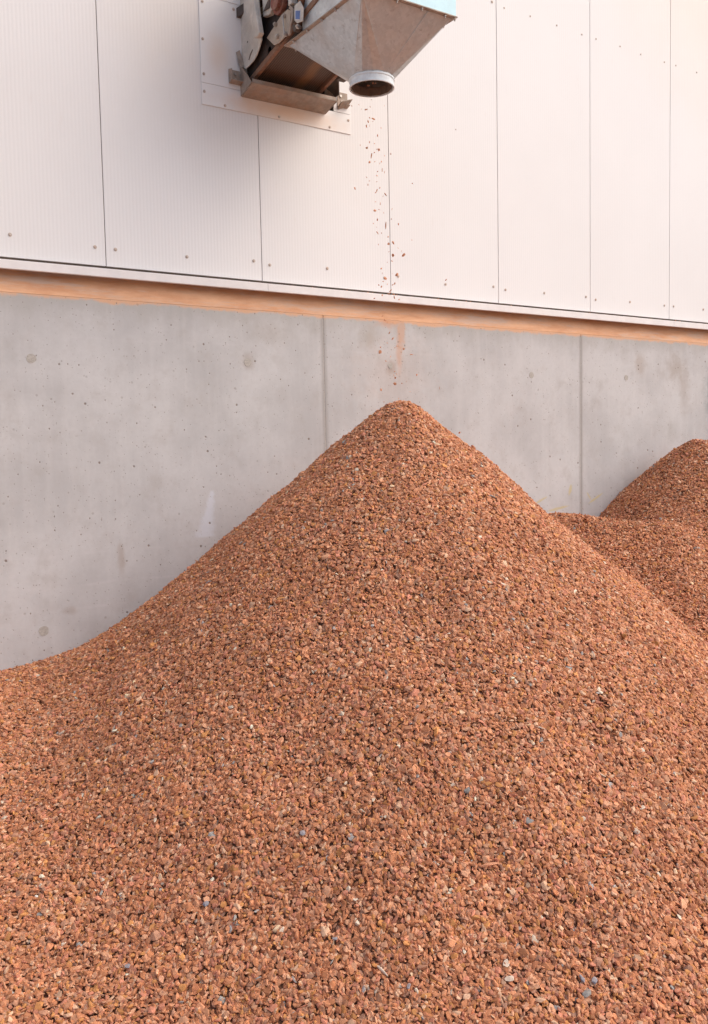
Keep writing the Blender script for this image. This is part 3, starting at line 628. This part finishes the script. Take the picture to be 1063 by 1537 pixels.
def make_pile(name, H, x0, x1, y0, y1, step, density, size, keep=None):
    nx = int((x1-x0)/step)+1; ny = int((y1-y0)/step)+1
    gx = np.linspace(x0, x1, nx); gy = np.linspace(y0, y1, ny); GX, GY = np.meshgrid(gx, gy)
    GZ = np.maximum(H(GX, GY)-.012, .005)
    grid = np.stack([GX.ravel(), GY.ravel(), GZ.ravel()], 1)
    i = np.arange(nx-1)[None, :]+nx*np.arange(ny-1)[:, None]; i = i.ravel()
    quads = np.stack([i, i+1, i+1+nx, i+nx], 1)
    n = int(density*(x1-x0)*(y1-y0)*1.9)
    X = rng.uniform(x0, x1, n); Y = rng.uniform(y0, y1, n); e = .02
    Z = H(X, Y); gxx = (H(X+e, Y)-H(X-e, Y))/(2*e); gyy = (H(X, Y+e)-H(X, Y-e))/(2*e)
    ar = np.sqrt(1+gxx**2+gyy**2); P = np.stack([X, Y, Z], 1)
    ok = (rng.uniform(0, 1.9, n) < ar) & in_view(P) & (Z > .02)
    if keep is not None: ok &= keep(X, Y, Z)
    P, gxx, gyy, ar = P[ok], gxx[ok], gyy[ok], ar[ok]; n = len(P)
    N = np.stack([-gxx/ar, -gyy/ar, 1/ar], 1)
    # drop those facing well away from the camera
    P = P+N*(rng.normal(0, .0031, (n, 1))+np.where(rng.random((n, 1)) < .012, rng.uniform(.004, .011, (n, 1)), 0))
    tl = N+rng.normal(0, .42, (n, 3)); tl /= np.linalg.norm(tl, axis=1)[:, None]
    dn = np.stack([gxx, gyy, gxx**2+gyy**2], 1)+rng.normal(0, .9, (n, 3))
    xa = dn-(dn*tl).sum(1)[:, None]*tl; xa /= np.linalg.norm(xa, axis=1)[:, None]; ya = np.cross(tl, xa)
    # euler XYZ of matrix with columns xa, ya, tl
    ry = np.arcsin(np.clip(-xa[:, 2], -1, 1)); rx = np.arctan2(ya[:, 2], tl[:, 2]); rz = np.arctan2(xa[:, 1], xa[:, 0])
    rot = np.stack([rx, ry, rz], 1)
    s = size*np.exp(rng.normal(0, .26, n)); s = np.clip(s, size*.5, size*1.9)
    sc = np.stack([s*rng.uniform(.85, 1.2, n), s*rng.uniform(.85, 1.2, n), s*rng.uniform(.85, 1.15, n)], 1)
    col = PAL[rng.choice(len(PAL), n, p=PW)]
    big = sn(P[:, 0]+P[:, 2]*.7, P[:, 1]+P[:, 2]*.7, 1.6, 21)*.5+sn(P[:, 0], P[:, 1], 5, 22)*.5
    col = col*(1+.10*big[:, None]*np.array([1, 1.2, 1.3]))*np.exp(rng.normal(0, .13, (n, 1)))
    col = np.clip(col, .02, .8)
    me = bpy.data.meshes.new(name); nv = len(grid)+n
    me.vertices.add(nv); me.vertices.foreach_set('co', np.concatenate([grid, P]).astype(np.float32).ravel())
    nq = len(quads); me.loops.add(nq*4); me.polygons.add(nq)
    me.loops.foreach_set('vertex_index', quads.astype(np.int32).ravel())
    me.polygons.foreach_set('loop_start', (np.arange(nq)*4).astype(np.int32))
    me.update(calc_edges=True)
    me.materials.append(M['bed'])
    def att(nm, typ, arr, fld):
        full = np.zeros((nv,)+arr.shape[1:], arr.dtype); full[len(grid):] = arr
        me.attributes.new(nm, typ, 'POINT').data.foreach_set(fld, full.ravel())
    att('rot', 'FLOAT_VECTOR', rot.astype(np.float32), 'vector'); att('scl', 'FLOAT_VECTOR', sc.astype(np.float32), 'vector')
    att('tint', 'FLOAT_COLOR', np.concatenate([col, np.ones((n, 1))], 1).astype(np.float32), 'color')
    att('pick', 'INT', rng.choice(12, n, p=np.array([12, 12, 12, 10, 8, 11, 4, 8, 11, 7, 1.5, 5])/101.5).astype(np.int32), 'value')
    att('is_chip', 'BOOLEAN', np.ones(n, bool), 'value')
    me.shade_smooth(); me.validate(); o = bpy.data.objects.new(name, me); C.objects.link(o)
    print(name, 'chips', n, 'quads', nq)
    md = o.modifiers.new('chips', 'NODES'); md.node_group = chip_tree(); return o

_tree = None
def chip_tree():
    global _tree
    if _tree: return _tree
    g = bpy.data.node_groups.new('chip_scatter', 'GeometryNodeTree'); g.is_modifier = True
    g.interface.new_socket('Geometry', in_out='INPUT', socket_type='NodeSocketGeometry'); g.interface.new_socket('Geometry', in_out='OUTPUT', socket_type='NodeSocketGeometry')
    n = g.nodes; l = g.links; gi = n.new('NodeGroupInput'); go = n.new('NodeGroupOutput')
    join = n.new('GeometryNodeJoinGeometry')
    for p in reversed(protos):
        oi = n.new('GeometryNodeObjectInfo'); oi.transform_space = 'ORIGINAL'; oi.inputs['Object'].default_value = p
        gt = n.new('GeometryNodeGeometryToInstance'); sm = n.new('GeometryNodeSetMaterial'); sm.inputs['Material'].default_value = M['chip']
        l.new(oi.outputs['Geometry'], sm.inputs[0]); l.new(sm.outputs[0], gt.inputs[0]); l.new(gt.outputs[0], join.inputs[0])
    def na(name, typ):
        x = n.new('GeometryNodeInputNamedAttribute'); x.data_type = typ; x.inputs['Name'].default_value = name; return x.outputs['Attribute']
    ins = n.new('GeometryNodeInstanceOnPoints'); l.new(gi.outputs[0], ins.inputs['Points']); l.new(join.outputs[0], ins.inputs['Instance'])
    l.new(na('is_chip', 'BOOLEAN'), ins.inputs['Selection']); ins.inputs['Pick Instance'].default_value = True
    l.new(na('pick', 'INT'), ins.inputs['Instance Index'])
    e2r = n.new('FunctionNodeEulerToRotation'); l.new(na('rot', 'FLOAT_VECTOR'), e2r.inputs[0]); l.new(e2r.outputs[0], ins.inputs['Rotation'])
    l.new(na('scl', 'FLOAT_VECTOR'), ins.inputs['Scale'])
    # keep only the bed's faces from the input
    dg = n.new('GeometryNodeDeleteGeometry'); dg.domain = 'POINT'; l.new(gi.outputs[0], dg.inputs[0]); l.new(na('is_chip', 'BOOLEAN'), dg.inputs['Selection'])
    j2 = n.new('GeometryNodeJoinGeometry'); l.new(dg.outputs[0], j2.inputs[0]); l.new(ins.outputs[0], j2.inputs[0]); l.new(j2.outputs[0], go.inputs[0])
    _tree = g; return g

main = make_pile('chip_pile', h_main, -5.6, 4.0, -6.8, -.001, .04, 15000, .0216, keep=lambda X, Y, Z: (Z > h_second(X, Y)-.02))
tag(main, 'big sharp-peaked cone of red-brown stone chips under the hopper, filling the foreground', 'chip pile', None, 'stuff')
sec = make_pile('chip_pile', h_second, 2.0, 10.0, -6.0, -.001, .04, 11500, .0205, keep=lambda X, Y, Z: (Z > h_main(X, Y)-.02))
tag(sec, 'smaller red-brown chip pile with low shoulder behind, at the right edge against concrete', 'chip pile', None, 'stuff')

# odd pieces lying on the main pile
def odd(px, py, me_axes, size, mat, label, rz=0, seed=1, tilt=.2):
    """(px, py): place in metres on the pile"""
    z = float(h_main(np.array([px]), np.array([py]))[0]); o = bpy.data.objects.new('loose_piece', chip_mesh('loose_piece', me_axes, seed, 22, mat)); C.objects.link(o)
    e = .02; gx = float((h_main(np.array([px+e]), np.array([py]))-h_main(np.array([px-e]), np.array([py])))[0]/(2*e)); gy = float((h_main(np.array([px]), np.array([py+e]))-h_main(np.array([px]), np.array([py-e])))[0]/(2*e))
    N = Vector((-gx, -gy, 1)).normalized(); q = N.to_track_quat('Z', 'Y') @ Matrix.Rotation(rz, 3, 'Z').to_quaternion()
    o.rotation_euler = q.to_euler(); o.location = Vector((px, py, z))+N*.011; o.scale = (size,)*3
    tag(o, label, 'stone piece')
    return o
odd(.819, -2.583, (1, .13, .07), .042, 'cream', 'thin straight pale splinter lying on the right side of the big pile', rz=2.5, seed=31)
odd(.229, -3.007, (1, .7, .2), .030, 'cream', 'upper of two pale cream flakes near the bottom right of the big pile', rz=.8, seed=32)
odd(.206, -3.045, (1, .6, .25), .034, 'cream', 'lower of two pale cream flakes near the bottom right of the big pile', rz=.1, seed=33)
odd(.170, -3.085, (1, .5, .3), .028, 'ochre', 'blunt tan stub just below the two cream flakes', rz=1.2, seed=34)
odd(.403, -3.173, (1, .48, .4), .030, 'grey', 'upright blue-grey pebble, left of a grey pair at the bottom right', rz=1.7, seed=35)
odd(.432, -3.198, (1, .8, .5), .026, 'grey', 'rounder grey pebble, right of a grey pair at the bottom right', rz=1.1, seed=36)
odd(-.127, -2.805, (1, .18, .16), .052, 'cream', 'long pale bone-like splinter lying level near the bottom centre', rz=-.75, seed=37)
odd(-.081, -2.886, (1, .5, .35), .022, 'grey', 'small pale blue-grey pebble below the long pale splinter', rz=1.3, seed=38)
odd(-.774, -2.222, (1, .7, .4), .022, 'grey', 'blue-grey pebble alone near the bottom left corner of the big pile', rz=.4, seed=39)
odd(-.493, -2.255, (1, .8, .5), .024, 'grey', 'dark grey pebble, higher than the other grey ones on the lower left slope', rz=.9, seed=40)
odd(.356, -2.788, (1, .14, .12), .075, 'chip1', 'long thin brown splinter, the longest stick on the lower right slope', rz=.2, seed=41)
odd(.237, -2.656, (1, .25, .2), .045, 'chip1', 'stout reddish stick, upright and left of the longest splinter', rz=1.3, seed=42)
odd(-.209, -2.649, (1, .5, .4), .022, 'grey', 'small grey pebble just above and left of the long pale splinter', rz=.1, seed=43)
odd(-.139, -2.329, (1, .9, .6), .024, 'grey', 'pale grey pebble midway down the front of the big pile', rz=.1, seed=44)
